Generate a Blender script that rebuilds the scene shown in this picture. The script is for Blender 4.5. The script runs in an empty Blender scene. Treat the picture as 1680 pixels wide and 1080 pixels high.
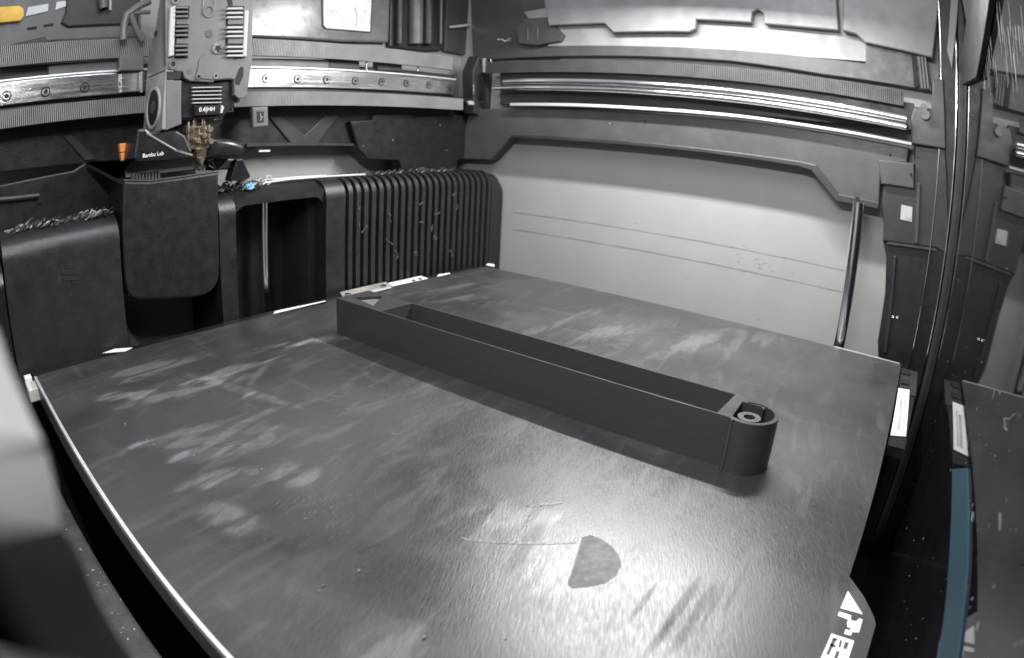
import bpy, bmesh, math, random
from mathutils import Vector, Matrix, noise
random.seed(7)
S = 0.001                      # everything below is in millimetres
scene = bpy.context.scene
COL = scene.collection
# ------------------------------------------------------------------ camera
CAM = Vector((-34.279, 7.836, 105.298))
ROT = Matrix(((0.60610462, 0.20321518, -0.76898685), (-0.79372389, 0.21698186, -0.56826161), (0.05137681, 0.95478922, 0.29281045)))
A1, A3, A5 = 0.7814226, 0.0939957, -0.026038     # lens: angle from the axis against image radius
cd = bpy.data.cameras.new('camera'); cam = bpy.data.objects.new('camera', cd); COL.objects.link(cam)
cam.matrix_world = Matrix.Translation(CAM * S) @ ROT.to_4x4()
cd.type = 'PANO'; cd.panorama_type = 'FISHEYE_LENS_POLYNOMIAL'
cd.sensor_fit = 'HORIZONTAL'; cd.sensor_width = 36; cd.sensor_height = 36 * 1080 / 1680
cd.fisheye_fov = math.radians(179)
K = POLY = None
cd.fisheye_polynomial_k0 = 0.0
cd.fisheye_polynomial_k1 = -4.36435294e-02
cd.fisheye_polynomial_k2 = 9.80058762e-05
cd.fisheye_polynomial_k3 = -2.94731779e-05
cd.fisheye_polynomial_k4 = 7.28042379e-07
cd.clip_start = 0.002; cd.clip_end = 50
cd.lens = 4.0
cd.dof.use_dof = True; cd.dof.focus_distance = 0.26; cd.dof.aperture_fstop = 3.2
scene.camera = cam
scene.render.engine = 'CYCLES'
scene.view_settings.view_transform = 'Standard'; scene.view_settings.look = 'None'
scene.view_settings.exposure = 0.75; scene.view_settings.gamma = 1.0
scene.render.resolution_x = 1024; scene.render.resolution_y = 658
scene.cycles.use_denoising = True
scene.cycles.max_bounces = 8
scene.cycles.sample_clamp_indirect = 6
# ------------------------------------------------------------------ light: dim room + LED bar high on the right
world = bpy.data.worlds.new("World"); scene.world = world; world.use_nodes = True
bg = world.node_tree.nodes['Background']; bg.inputs[0].default_value = (0.86, 0.90, 1.0, 1); bg.inputs[1].default_value = 0.26
def area(name, loc, target, sx, sy, watts, col):
    l = bpy.data.lights.new(name, 'AREA'); l.shape = 'RECTANGLE'; l.size = sx * S; l.size_y = sy * S
    l.energy = watts; l.color = col
    o = bpy.data.objects.new(name, l); COL.objects.link(o)
    o.location = Vector(loc) * S
    z = (Vector(loc) - Vector(target)).normalized(); y = Vector((0, 1, 0)); x = y.cross(z).normalized(); y = z.cross(x)
    o.matrix_world = Matrix.Translation(Vector(loc) * S) @ Matrix((x, y, z)).transposed().to_4x4()
    return o
area('led_bar', (320, 158, 236), (260, 158, 0), 10, 170, 1.15, (1.0, 0.985, 0.97))
area('left_led_bar', (-24, 90, 236), (260, 110, 60), 9, 150, 0.58, (1.0, 0.985, 0.97))
area('lid_light', (90, 150, 330), (140, 200, 0), 200, 160, 0.42, (0.85, 0.92, 1.0))
# ------------------------------------------------------------------ helpers
def ray(u, v):
    x = (u - 840) / 840; y = -(v - 540) / 840; r = math.hypot(x, y) + 1e-12
    th = A1 * r + A3 * r**3 + A5 * r**5
    return ROT @ Vector((math.sin(th) * x / r, math.sin(th) * y / r, -math.cos(th)))
def at(u, v, ax, val):
    """the point of the plane ax = val (mm) seen at pixel u, v of the photograph"""
    d = ray(u, v); i = 'xyz'.index(ax)
    return CAM + d * ((val - CAM[i]) / d[i])
def ats(pts, ax, val): return [at(u, v, ax, val) for u, v in pts]

MATS = {}
def mat(name, col, rough=0.5, metal=0.0, spec=0.5, var=0.15, scale=60, bump=0.0, bscale=900, rvar=0.08, emit=None, coat=0.0, stretch=None, specks=0.0):
    m = bpy.data.materials.new(name); m.use_nodes = True; nt = m.node_tree; N = nt.nodes; L = nt.links
    b = N['Principled BSDF']
    b.inputs['Metallic'].default_value = metal; b.inputs['Specular IOR Level'].default_value = spec
    b.inputs['Coat Weight'].default_value = coat
    tc = N.new('ShaderNodeTexCoord'); mp = N.new('ShaderNodeMapping'); L.new(tc.outputs['Object'], mp.inputs[0])
    if stretch: mp.inputs['Scale'].default_value = stretch
    n = N.new('ShaderNodeTexNoise'); n.inputs['Scale'].default_value = scale; n.inputs['Detail'].default_value = 6
    L.new(mp.outputs[0], n.inputs['Vector'])
    mr = N.new('ShaderNodeMapRange'); mr.inputs[3].default_value = 1 - var; mr.inputs[4].default_value = 1 + var
    mr.inputs[1].default_value = .3; mr.inputs[2].default_value = .7
    L.new(n.outputs['Fac'], mr.inputs[0])
    vm = N.new('ShaderNodeVectorMath'); vm.operation = 'SCALE'; vm.inputs[0].default_value = col[:3]
    L.new(mr.outputs[0], vm.inputs['Scale'])
    out = vm.outputs[0]
    if specks:
        n3 = N.new('ShaderNodeTexNoise'); n3.inputs['Scale'].default_value = 700; n3.inputs['Detail'].default_value = 1
        L.new(tc.outputs['Object'], n3.inputs['Vector'])
        m3 = N.new('ShaderNodeMapRange'); m3.inputs[1].default_value = .70; m3.inputs[2].default_value = .76; m3.inputs[4].default_value = specks
        L.new(n3.outputs['Fac'], m3.inputs[0])
        mx = N.new('ShaderNodeMix'); mx.data_type = 'RGBA'; mx.inputs[7].default_value = (.55, .54, .52, 1)
        L.new(m3.outputs[0], mx.inputs[0]); L.new(out, mx.inputs[6]); out = mx.outputs[2]
    L.new(out, b.inputs['Base Color'])
    n2 = N.new('ShaderNodeTexNoise'); n2.inputs['Scale'].default_value = scale * 2.3; n2.inputs['Detail'].default_value = 4
    L.new(mp.outputs[0], n2.inputs['Vector'])
    mr2 = N.new('ShaderNodeMapRange'); mr2.inputs[1].default_value = .3; mr2.inputs[2].default_value = .7
    mr2.inputs[3].default_value = max(.02, rough - rvar); mr2.inputs[4].default_value = min(1, rough + rvar)
    L.new(n2.outputs['Fac'], mr2.inputs[0]); L.new(mr2.outputs[0], b.inputs['Roughness'])
    if bump:
        nb = N.new('ShaderNodeTexNoise'); nb.inputs['Scale'].default_value = bscale; nb.inputs['Detail'].default_value = 3
        L.new(mp.outputs[0], nb.inputs['Vector'])
        bp = N.new('ShaderNodeBump'); bp.inputs['Strength'].default_value = bump; bp.inputs['Distance'].default_value = 0.0004
        L.new(nb.outputs['Fac'], bp.inputs['Height']); L.new(bp.outputs[0], b.inputs['Normal'])
    if emit: b.inputs['Emission Color'].default_value = (*emit[:3], 1); b.inputs['Emission Strength'].default_value = emit[3]
    MATS[name] = m; return m

M_black = mat('black_plastic', (.0085, .008, .0095), .42, bump=.25, specks=.03)
M_blackg = mat('black_gloss_plastic', (.012, .0115, .0135), .28, bump=.1, specks=.03)
M_shell = mat('shell_plastic', (.018, .0178, .02), .36, bump=.2, specks=.03)
M_maroon = mat('brown_black_plastic', (.0145, .0118, .0135), .42, bump=.2, specks=.05)
M_dgrey = mat('dark_grey_plastic', (.026, .0255, .0285), .45, bump=.2)
M_grey = mat('grey_plastic', (.12, .118, .122), .42, bump=.2)
M_beam = mat('beam_plastic', (.055, .054, .058), .4, bump=.2)
M_cover = mat('cover_plastic', (.19, .188, .196), .38, bump=.1)
M_lit = mat('pale_panel', (.24, .235, .24), .4, bump=.1)
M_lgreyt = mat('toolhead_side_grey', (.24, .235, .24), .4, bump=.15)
M_lgrey = mat('light_grey_paint', (.42, .41, .405), .55, var=.06, scale=12, bump=.1, bscale=1500)
M_panel = mat('side_panel_grey', (.285, .278, .272), .62, var=.04, scale=30, bump=.12, bscale=1800)
M_pgroove = mat('panel_groove', (.24, .23, .225), .6)
M_steel = mat('brushed_steel', (.62, .62, .63), .22, metal=1, var=.12, scale=40, bump=.15, stretch=(.3, 1, 6))
M_chrome = mat('chrome_rod', (.95, .95, .96), .14, metal=1, var=.04, rvar=.04)
M_screw = mat('screw_steel', (.35, .34, .34), .3, metal=1)
M_hole = mat('dark_hole', (.006, .006, .006), .7)
M_white = mat('white_print', (.82, .83, .84), .5, var=.05)
M_whitel = mat('label_white', (.66, .68, .68), .5, var=.1, scale=200)
M_ink = mat('label_ink', (.06, .06, .065), .6)
M_inkg = mat('label_grey_ink', (.33, .34, .34), .6)
M_cream = mat('cream_plastic', (.66, .63, .60), .55, var=.06, scale=25)
M_housing = mat('housing_plastic', (.44, .425, .41), .6, var=.05)
M_orange = mat('orange_plastic', (.85, .30, .07), .45)
M_yellow = mat('yellow_plastic', (.90, .55, .08), .5, var=.3, scale=80)
M_brass = mat('hotend_metal', (.42, .35, .25), .24, metal=.9, var=.6, scale=300, bump=.25, bscale=600)
M_belt = mat('belt_rubber', (.008, .008, .008), .7)
M_tooth = mat('belt_tooth', (.26, .255, .26), .45)
M_bar = mat('printed_filament', (.036, .0345, .036), .32, var=.08, scale=30, bump=.2, bscale=60, stretch=(1, 1, 60))
M_rim = mat('steel_rim', (.9, .9, .9), .35, metal=.6)
M_debris = mat('filament_debris', (.045, .042, .044), .35, var=.8, scale=150)
M_debrisw = mat('pale_filament', (.42, .41, .41), .4)
M_blue = mat('blue_glass_image', (.014, .04, .058), .6, spec=.25, var=.3, scale=14)
M_floor = mat('speckled_grey', (.07, .07, .069), .6, bump=.6, specks=.8, var=.25, scale=150)
M_clear = mat('aged_tape', (.30, .28, .25), .25, var=.4, scale=120)
M_card = mat('pale_card', (.75, .77, .74), .4, var=.08)
M_glass = mat('dark_glass', (.006, .006, .008), .03, spec=.16, rvar=.02, var=.3)
M_dust = mat('dust', (.20, .195, .19), .6, var=.6, scale=90)
M_gloss = mat('glossy_grey', (.14, .14, .145), .25, bump=.08)

def link(name, me, m, parent=None, smooth=False):
    for p in me.polygons: p.use_smooth = smooth
    if m is not None: me.materials.append(m)
    o = bpy.data.objects.new(name, me); COL.objects.link(o)
    if parent is not None: o.parent = parent
    return o
def tag(o, label=None, cat=None, group=None, kind=None):
    if label: o['label'] = label
    if cat: o['category'] = cat
    if group: o['group'] = group
    if kind: o['kind'] = kind
    return o
def empty(name, loc, label, cat, group=None):
    o = bpy.data.objects.new(name, None); COL.objects.link(o); o.empty_display_size = .01
    o.location = Vector(loc) * S; tag(o, label, cat, group); o['_b'] = 1
    return o
class MB:
    """collects shapes in world millimetres"""
    def __init__(s): s.bm = bmesh.new()
    def box(s, x0, x1, y0, y1, z0, z1, bev=0, seg=2):
        r = bmesh.ops.create_cube(s.bm, size=1); vs = r['verts']
        bmesh.ops.scale(s.bm, vec=(x1 - x0, y1 - y0, z1 - z0), verts=vs)
        bmesh.ops.translate(s.bm, vec=((x0 + x1) / 2, (y0 + y1) / 2, (z0 + z1) / 2), verts=vs)
        if bev: 
            es = list({e for v in vs for e in v.link_edges}); bmesh.ops.bevel(s.bm, geom=es, offset=bev, segments=seg, profile=.5, affect='EDGES')
        return s
    def prism(s, pts, vec, bev=0, seg=2):
        vec = Vector(vec); v0 = [s.bm.verts.new(p) for p in pts]
        f = s.bm.faces.new(v0); f.normal_update()
        ret = bmesh.ops.extrude_face_region(s.bm, geom=[f]); nv = [g for g in ret['geom'] if isinstance(g, bmesh.types.BMVert)]
        bmesh.ops.translate(s.bm, vec=vec, verts=nv)
        allv = v0 + nv; fs = list({f for v in allv for f in v.link_faces})
        bmesh.ops.recalc_face_normals(s.bm, faces=fs)
        if bev:
            es = [e for e in f.edges] if f.is_valid else []
            es = list({e for v in v0 for e in v.link_edges if e.other_vert(v) in v0})
            bmesh.ops.bevel(s.bm, geom=es, offset=bev, segments=seg, profile=.5, affect='EDGES')
        return s
    def cyl(s, a, b, r, r2=None, n=20, caps=True):
        a = Vector(a); b = Vector(b); r2 = r if r2 is None else r2; d = (b - a).normalized()
        u = d.orthogonal().normalized(); w = d.cross(u)
        A = []; B = []
        for i in range(n):
            t = 2 * math.pi * i / n; q = u * math.cos(t) + w * math.sin(t)
            A.append(s.bm.verts.new(a + q * r)); B.append(s.bm.verts.new(b + q * r2))
        for i in range(n):
            j = (i + 1) % n; s.bm.faces.new((A[i], A[j], B[j], B[i]))
        if caps: s.bm.faces.new(A[::-1]); s.bm.faces.new(B)
        return s
    def ring(s, c, d, r0, r1, h, n=28):
        """a flat ring (tube) of height h along d"""
        c = Vector(c); d = Vector(d).normalized(); u = d.orthogonal().normalized(); w = d.cross(u); V = []
        for i in range(n):
            t = 2 * math.pi * i / n; q = u * math.cos(t) + w * math.sin(t)
            V.append([s.bm.verts.new(c + q * r0), s.bm.verts.new(c + q * r1), s.bm.verts.new(c + q * r1 + d * h), s.bm.verts.new(c + q * r0 + d * h)])
        for i in range(n):
            j = (i + 1) % n
            for k in range(4):
                l = (k + 1) % 4; s.bm.faces.new((V[i][k], V[j][k], V[j][l], V[i][l]))
        return s
    def tube(s, pts, r, n=8, closed=False):
        pts = [Vector(p) for p in pts]; rings = []; up = None
        for i, p in enumerate(pts):
            a = pts[max(0, i - 1)]; b = pts[min(len(pts) - 1, i + 1)]; d = (b - a)
            d = d.normalized() if d.length > 1e-6 else Vector((0, 0, 1))
            if up is None: up = d.orthogonal().normalized()
            up = (up - d * up.dot(d)); up = up.normalized() if up.length > 1e-6 else d.orthogonal().normalized()
            w = d.cross(up)
            rings.append([s.bm.verts.new(p + (up * math.cos(2 * math.pi * k / n) + w * math.sin(2 * math.pi * k / n)) * r) for k in range(n)])
        for a, b in zip(rings, rings[1:]):
            for k in range(n):
                s.bm.faces.new((a[k], a[(k + 1) % n], b[(k + 1) % n], b[k]))
        s.bm.faces.new(rings[0][::-1]); s.bm.faces.new(rings[-1]); return s
    def sheet(s, pts): s.bm.faces.new([s.bm.verts.new(p) for p in pts]); return s
    def build(s, name, m, parent=None, smooth=False, **kw):
        off = Vector((0, 0, 0))
        p = parent
        while p is not None: off += p.location; p = p.parent
        bmesh.ops.recalc_face_normals(s.bm, faces=s.bm.faces)
        if parent is None:
            lo = Vector([min(v.co[i] for v in s.bm.verts) for i in range(3)]); hi = Vector([max(v.co[i] for v in s.bm.verts) for i in range(3)])
            c = (lo + hi) / 2; c.z = lo.z; loc = c * S
        else: loc = Vector((0, 0, 0))
        for v in s.bm.verts: v.co = v.co * S - off - loc
        me = bpy.data.meshes.new(name); s.bm.to_mesh(me); s.bm.free()
        o = link(name, me, m, parent, False); o.location = loc
        if smooth:
            for q in me.polygons: q.use_smooth = True
            try: me.set_sharp_from_angle(angle=math.radians(32))
            except Exception: pass
        tag(o, **kw); return o
def part(o, **kw): return tag(o, **kw)
def copy_part(o, parent, delta):
    c = o.copy(); COL.objects.link(c); c.parent = parent; c.location = o.location + Vector(delta) * S; return c
def text(name, body, m, parent, origin, xdir, ydir, size, depth=.15, **kw):
    cu = bpy.data.curves.new(name, 'FONT'); cu.body = body; cu.size = 1; cu.extrude = 0
    t = bpy.data.objects.new(name, cu); COL.objects.link(t)
    bpy.context.view_layer.update()
    me = bpy.data.meshes.new_from_object(t.evaluated_get(bpy.context.evaluated_depsgraph_get()))
    bpy.data.objects.remove(t); me.materials.clear()
    off = Vector((0, 0, 0)); p = parent
    while p is not None: off += p.location; p = p.parent
    xd = Vector(xdir).normalized(); yd = Vector(ydir).normalized(); zd = xd.cross(yd)
    for v in me.vertices: v.co = (Vector(origin) + xd * v.co.x * size + yd * v.co.y * size + zd * depth) * S - off
    o = link(name, me, m, parent); tag(o, **kw); return o

# ================================================================== THE CHAMBER
DEEP = -150
o = MB().box(-90, 470, -45, 440, DEEP - 5, DEEP).build('floor', M_black, kind='structure')
# rear wall, light grey
MB().box(-90, 420, 404, 409, DEEP, 240).build('rear_wall', M_panel, kind='structure')
# right side panel with two pressed lines
sp = MB().box(402, 407, -30, 404, DEEP, 260).build('side_wall', M_panel, kind='structure')
for (a, b) in (((842, 347), (1392, 444)), ((842, 375), (1387, 479))):
    MB().prism([at(a[0], a[1], 'x', 401.9), at(b[0], b[1], 'x', 401.9), at(b[0], b[1] + 2.2, 'x', 401.9), at(a[0], a[1] + 2.2, 'x', 401.9)], (-.05, 0, 0)).build('panel_line', M_pgroove, sp)
qq = random.Random(31); mb = MB()
for k in range(40):
    u, v = (qq.gauss(1240, 26), qq.gauss(432, 10)) if k < 26 else (qq.uniform(850, 1380), qq.uniform(250, 540))
    p = at(u, v, 'x', 401.9); mb.box(401.85, 401.95, p.y - qq.uniform(.2, 1.2), p.y + qq.uniform(.2, 1.2), p.z - .2, p.z + .25)
mb.build('scuff', M_pgroove, sp, kind='stuff')
MB().box(396, 401.5, -18, 400, DEEP, -14).build('added_dark_skirt', M_black, kind='structure')  # unseen black skirt, added to darken what the door mirrors below the bed
# left wall far left and low ledge beside the bed
MB().box(-66, -62, -45, 300, DEEP, 240).build('left_wall', M_panel, kind='structure')
led = MB().box(-62, -10, -20, 330, -34, -26, 1.5).build('ledge', M_floor, kind='structure')

# ---------------------------------------------------------------- rear wall upper fittings (above and behind the gantry)
up = empty('upper_rear_panel', (60, 398, 150), 'grey moulded panel behind the belts at upper left, with slots and white tags', 'panel')
MB().prism(ats([(-60, -40), (232, -40), (232, 62), (80, 68), (0, 82), (-60, 90)], 'y', 398), (0, 4, 0), 1).build('panel_board', M_grey, up)
MB().prism(ats([(108, 20), (110, -30), (232, -30), (228, 40), (112, 45), (100, 38)], 'y', 396), (0, 6, 0), 1.2).build('raised_cover', M_dgrey, up)
MB().prism(ats([(0, 78), (74, 60), (78, 68), (200, 60), (232, 62), (232, 100), (0, 112)], 'y', 396.5), (0, 6, 0), .5).build('lower_trim', M_dgrey, up)
for q in ([(44, 46), (60, 43), (61, 48), (45, 50)], [(71, 41), (88, 38), (88, 43), (72, 45)]):
    MB().prism(ats(q, 'y', 397.8), (0, .6, 0)).build('slot', M_hole, up)
for q in ([(42, 27), (46, 12), (80, 6), (79, 19)], [(91, 17), (93, 3), (113, 1), (113, 9)]):
    MB().prism(ats(q, 'y', 397), (0, 1, 0), .3).build('white_tag', M_whitel, up)
MB().cyl(at(168, -20, 'y', 393), at(170, 14, 'y', 393), 3.2).build('round_post', M_grey, up, True)
MB().cyl(at(181, -20, 'y', 393), at(181, 17, 'y', 393), 1).build('thin_post', M_lgrey, up, True)
o = MB().prism(ats([(-14, 12), (32, 9), (39, 14), (40, 26), (34, 34), (-14, 39)], 'y', 394), (0, 3, 0), 1)
o.build('cable_tag', M_yellow, None, True, label='yellow orange rounded tag at the upper left corner, above the belts', cat='tag')
# glossy panel with the picture card
gp = empty('glossy_panel', (180, 396, 170), 'glossy grey panel right of the toolhead with a pale card on it', 'panel')
MB().prism(ats([(405, -40), (642, -40), (638, 70), (560, 68), (405, 60)], 'y', 397), (0, 5, 0), 1.5).build('panel_board', M_gloss, gp)
pc = empty('picture_card', (220, 394, 185), 'pale card with a faint line drawing on the glossy panel', 'card')
MB().prism(ats([(528, -30), (613, -30), (609, 54), (534, 48), (529, 43)], 'y', 396), (0, .6, 0), .3).build('card_frame', M_dgrey, pc)
MB().prism(ats([(530.5, -28), (611, -28), (607, 52), (536, 46), (531.5, 41)], 'y', 395.6), (0, .3, 0)).build('card_face', M_card, pc)
for k, q in enumerate(([(540, 18), (556, 24), (575, 36), (592, 46)], [(582, 12), (586, 26), (584, 46)], [(596, 16), (606, 24), (607, 38), (601, 48), (594, 38), (592, 28), (600, 17)], [(538, 22), (546, 15), (556, 20)])):
    MB().tube(ats(q, 'y', 395.5), .25 if k != 1 else .5, 6).build('drawn_line', M_inkg, pc)
# dark columns right of it
cg = empty('motor_column', (300, 396, 170), 'dark upright columns behind the right end of the gantry', 'column')
MB().prism(ats([(642, -40), (736, -40), (728, 82), (700, 84), (640, 76)], 'y', 398), (0, 5, 0), 1).build('column_base', M_dgrey, cg)
for u, r, m in ((655, 3, M_dgrey), (682, 6, M_grey), (702, 5, M_dgrey), (723, 1.2, M_grey)):
    MB().cyl(at(u + 2, -40, 'y', 394), at(u, 72, 'y', 394), r).build('round_column', m, cg, True)
# blurred pale panel to the corner
ul = empty('corner_panel', (370, 398, 170), 'blue grey flat corner panel between the columns and the side panel', 'panel')
MB().prism(ats([(736, -60), (960, -40), (930, 95), (800, 98), (730, 84)], 'y', 399), (0, 4, 0), 1).build('panel_board', M_beam, ul)
MB().prism(ats([(770, -60), (885, -60), (900, 42), (925, 75), (915, 98), (800, 99), (775, 90)], 'x', 399), (3, 0, 0), .6).build('side_board', M_beam, ul)
MB().prism(ats([(738, 43), (800, 36), (838, 32), (838, 35), (800, 40), (739, 46)], 'y', 394), (0, 1, 0)).build('bright_edge', M_rim, ul)
cl = empty('cable_cluster', (395, 380, 180), 'small cluster of grey connectors in the upper back corner', 'connector')
MB().prism(ats([(845, 45), (860, 30), (895, 28), (912, 45), (925, 58), (920, 68), (880, 75), (850, 72)], 'x', 394), (5, 0, 0), 1.5).build('connector_block', M_beam, cl)
MB().cyl(at(838, 64, 'x', 392), at(836, 65, 'x', 390), 1.7).build('shiny_knob', M_chrome, cl, True)
MB().tube(ats([(816, 65), (824, 65), (828, 68), (834, 66)], 'x', 391), .5, 6).build('wire', M_rim, cl)
for u in (866, 882): MB().cyl(at(u, 46, 'x', 392), at(u, 66, 'x', 392), .5).build('pin', M_beam, cl)

# dark lower rear structure under the gantry
rb = empty('rear_crossbeam', (150, 388, 100), 'black cross beam under the belts with V shaped brace', 'beam')
MB().prism(ats([(-60, 205), (235, 180), (430, 172), (790, 182), (812, 262), (750, 262), (640, 236), (500, 238), (385, 248), (235, 262), (150, 268), (-60, 292)], 'y', 386), (0, 12, 0), 1).build('beam_web', M_black, rb)
MB().prism(ats([(440, 190), (462, 190), (500, 222), (535, 190), (556, 190), (520, 238), (480, 238)], 'y', 384.5), (0, 3, 0), .6).build('brace', M_dgrey, rb)
MB().prism(ats([(102, 222), (118, 220), (160, 262), (140, 264)], 'y', 384.5), (0, 3, 0), .6).build('brace', M_dgrey, rb)
MB().prism(ats([(405, 236), (480, 234), (640, 238), (640, 241), (480, 239), (405, 241)], 'y', 384), (0, 2, 0)).build('lower_lip', M_dgrey, rb)
MB().prism(ats([(612, 188), (680, 188), (680, 222), (612, 220)], 'y', 383), (0, 3, 0), .8).build('cover_plate', M_dgrey, rb)
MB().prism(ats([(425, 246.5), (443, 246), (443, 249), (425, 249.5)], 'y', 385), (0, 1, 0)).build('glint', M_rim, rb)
bk = empty('rear_bracket', (310, 386, 80), 'black bracket hanging over the right end of the ribbed cover', 'bracket')
MB().prism(ats([(575, 200), (800, 188), (822, 205), (803, 262), (752, 262), (749, 286), (664, 287), (655, 264), (604, 262), (588, 244)], 'y', 381), (0, 12, 0), 1).build('bracket_plate', M_black, bk)
for u, v in ((596, 240), (733, 247), (722, 206), (645, 230)):
    MB().cyl(at(u, v, 'y', 380.5), at(u, v, 'y', 381.2), .5, n=8).build('screw', M_dust, bk)

# ================================================================== RIGHT SIDE, UPPER
XB = 388
bm_ = empty('side_beam', (390, 150, 110), 'dark grey moulded beam along the light side panel, stepped down at its front end', 'beam')
MB().prism(ats([(770, 180), (845, 178), (1060, 186), (1220, 198), (1340, 215), (1492, 243), (1488, 268), (1446, 266), (1442, 343), (1372, 330), (1365, 322), (1330, 279), (1310, 273), (1150, 250), (1000, 236), (838, 226), (803, 263), (750, 261)], 'x', XB), (12, 0, 0), 1).build('beam_web', M_beam, bm_)
MB().prism(ats([(838, 220), (1000, 229), (1150, 243), (1310, 264), (1338, 270), (1376, 318), (1443, 332), (1442, 344), (1372, 331), (1365, 323), (1330, 280), (1310, 274), (1150, 251), (1000, 237), (838, 227)], 'x', XB - 3), (5, 0, 0), .8).build('lower_flange', M_dgrey, bm_)
MB().prism(ats([(836, 169.5), (940, 170), (1060, 176), (1220, 189), (1340, 206), (1496, 234.5), (1496, 239), (1340, 211), (1220, 194), (1060, 181), (940, 175), (836, 174)], 'x', XB - 6), (8, 0, 0), .4).build('ledge_strip', M_lgrey, bm_)  # light caught by the ledge top is put into this paler grey
MB().prism(ats([(820, 115), (1060, 118), (1280, 138), (1500, 170), (1500, 215), (1340, 200), (1220, 188), (1060, 178), (820, 172)], 'x', XB + 4), (8, 0, 0), .6).build('recess_back', M_dgrey, bm_)
MB().prism(ats([(820, 148), (1060, 150), (1280, 170), (1488, 202), (1488, 206), (1280, 176), (1060, 156), (820, 153)], 'x', XB - 2), (8, 0, 0), .4).build('rod_seat', M_dgrey, bm_)
MB().prism(ats([(1440, 262), (1500, 268), (1500, 310), (1446, 302)], 'x', XB - 4), (6, 0, 0), .8).build('end_block', M_beam, bm_)
MB().prism(ats([(1403, 323), (1410, 323), (1410, 328), (1404, 328)], 'x', XB - 5.4), (1, 0, 0)).build('slot', M_hole, bm_)
for u, v, r in ((1059, 199, 1.6), (1461, 255, .9), (1494, 286, .8)):
    MB().cyl(at(u, v, 'x', XB - (6 if v > 270 else .2)), at(u, v, 'x', XB + 1), r, n=14).build('screw_hole', M_hole, bm_)
MB().cyl(at(1000, 203, 'x', XB - .4), at(1000, 203, 'x', XB), .5, n=8).build('dust_fleck', M_dust, bm_)
# rods
def rod(name, pts_ax, r, m, **kw):
    a, b = pts_ax; return MB().cyl(a, b, r, n=28).build(name, m, None, True, **kw)
rod('guide_rod', (Vector((380, 335, 152.6)), Vector((380, 17.5, 152.0))), 2.6, M_chrome, label='polished guide rod above its twin along the side beam', cat='rod', group='guide rods along the side beam')
rod('guide_rod', (Vector((380, 345, 147.0)), Vector((380, 17.5, 146.6))), 2.0, M_chrome, label='thinner polished guide rod just below the upper one', cat='rod', group='guide rods along the side beam')
# belt along the side
bs = empty('side_belt', (384, 170, 165), 'ribbed black drive belt running along the right side above the rods', 'belt')
zb = 166.0
MB().box(386, 387.5, 20, 372, zb - 5, zb + 5).build('belt_band', M_dgrey, bs)
mb = MB()
for k in range(250): 
    y = 22 + k * 1.4; mb.box(385.2, 386, y, y + .7, zb - 5, zb + 5)
mb.build('belt_teeth', M_beam, bs, kind='stuff')
# pale lit panel with its notched cover above
ts = empty('top_side_panel', (392, 150, 175), 'pale glossy panel at the upper right with a notched cover plate over it', 'panel')
MB().prism(ats([(800, 98), (940, 92), (1200, 100), (1350, 122), (1530, 150), (1512, 78), (1420, 60), (1420, 104), (1330, 94), (1200, 82), (1050, 76), (915, 76), (880, 82), (800, 92)], 'x', 394), (6, 0, 0), .5).build('lower_rail', M_beam, ts)
MB().prism(ats([(860, 20), (1450, -20), (1450, 104), (1330, 94), (1200, 82), (1050, 76), (900, 76)], 'x', 397), (4, 0, 0)).build('lit_panel', M_lit, ts)
MB().prism(ats([(880, -60), (900, 42), (991, 38), (1006, 53), (1130, 52), (1140, 47), (1142, 32), (1232, 37), (1234, 20), (1243, 15), (1252, 22), (1254, 39), (1330, 46), (1376, 50), (1372, -10), (1370, -60)], 'x', 390), (5, 0, 0), 1).build('notched_cover', M_cover, ts)
MB().prism(ats([(1380, -60), (1383, 50), (1405, 56), (1420, 70), (1530, 95), (1545, -60)], 'x', 388), (7, 0, 0), 1).build('corner_cover', M_cover, ts)
MB().prism(ats([(1495, 90), (1502, 92), (1508, 142), (1500, 143)], 'x', 391), (2, 0, 0)).build('dark_slot', M_hole, ts)
for k in range(3):
    MB().prism(ats([(1506 + k * 5, 92), (1508.5 + k * 5, 93), (1514 + k * 5, 145), (1511.5 + k * 5, 145)], 'x', 390), (2, 0, 0)).build('grille_bar', M_grey, ts)
# front end of the beam: corner blocks, screws
fb = empty('front_corner_block', (385, 12, 150), 'grey corner block where the guide rods end beside the door post', 'block')
MB().prism(ats([(1494, 195), (1500, 175), (1528, 178), (1530, 130), (1548, 130), (1552, 245), (1495, 236)], 'x', 384), (10, 0, 0), 1).build('block_body', M_beam, fb)
MB().cyl(at(1516, 176, 'x', 381), at(1516, 176, 'x', 385), 2.6).build('pulley', M_chrome, fb, True)
MB().cyl(at(1518, 188, 'x', 380), at(1518, 188, 'x', 385), 3.2).build('bearing', M_screw, fb, True)
MB().prism(ats([(1500, 238), (1552, 244), (1556, 420), (1536, 408), (1505, 404), (1448, 396), (1450, 366), (1446, 345), (1450, 300), (1498, 306)], 'x', 387), (8, 0, 0), 1.2).build('lower_block', M_dgrey, fb)
MB().prism(ats([(1504, 300), (1510, 301), (1506, 400), (1501, 398)], 'x', 385.5), (3, 0, 0), .4).build('rib', M_beam, fb)
# white sticker on it
st = empty('square_sticker', (386, 12, 95), 'small square silver sticker on the dark corner block', 'sticker')
MB().prism(ats([(1479, 336), (1497, 340), (1496, 364), (1477, 360)], 'x', 386.6), (.3, 0, 0)).build('sticker_face', M_lgrey, st)
MB().prism(ats([(1486, 352), (1490, 357), (1495, 355), (1494, 361), (1484, 359)], 'x', 386.4), (.1, 0, 0)).build('sticker_mark', M_inkg, st)
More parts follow.
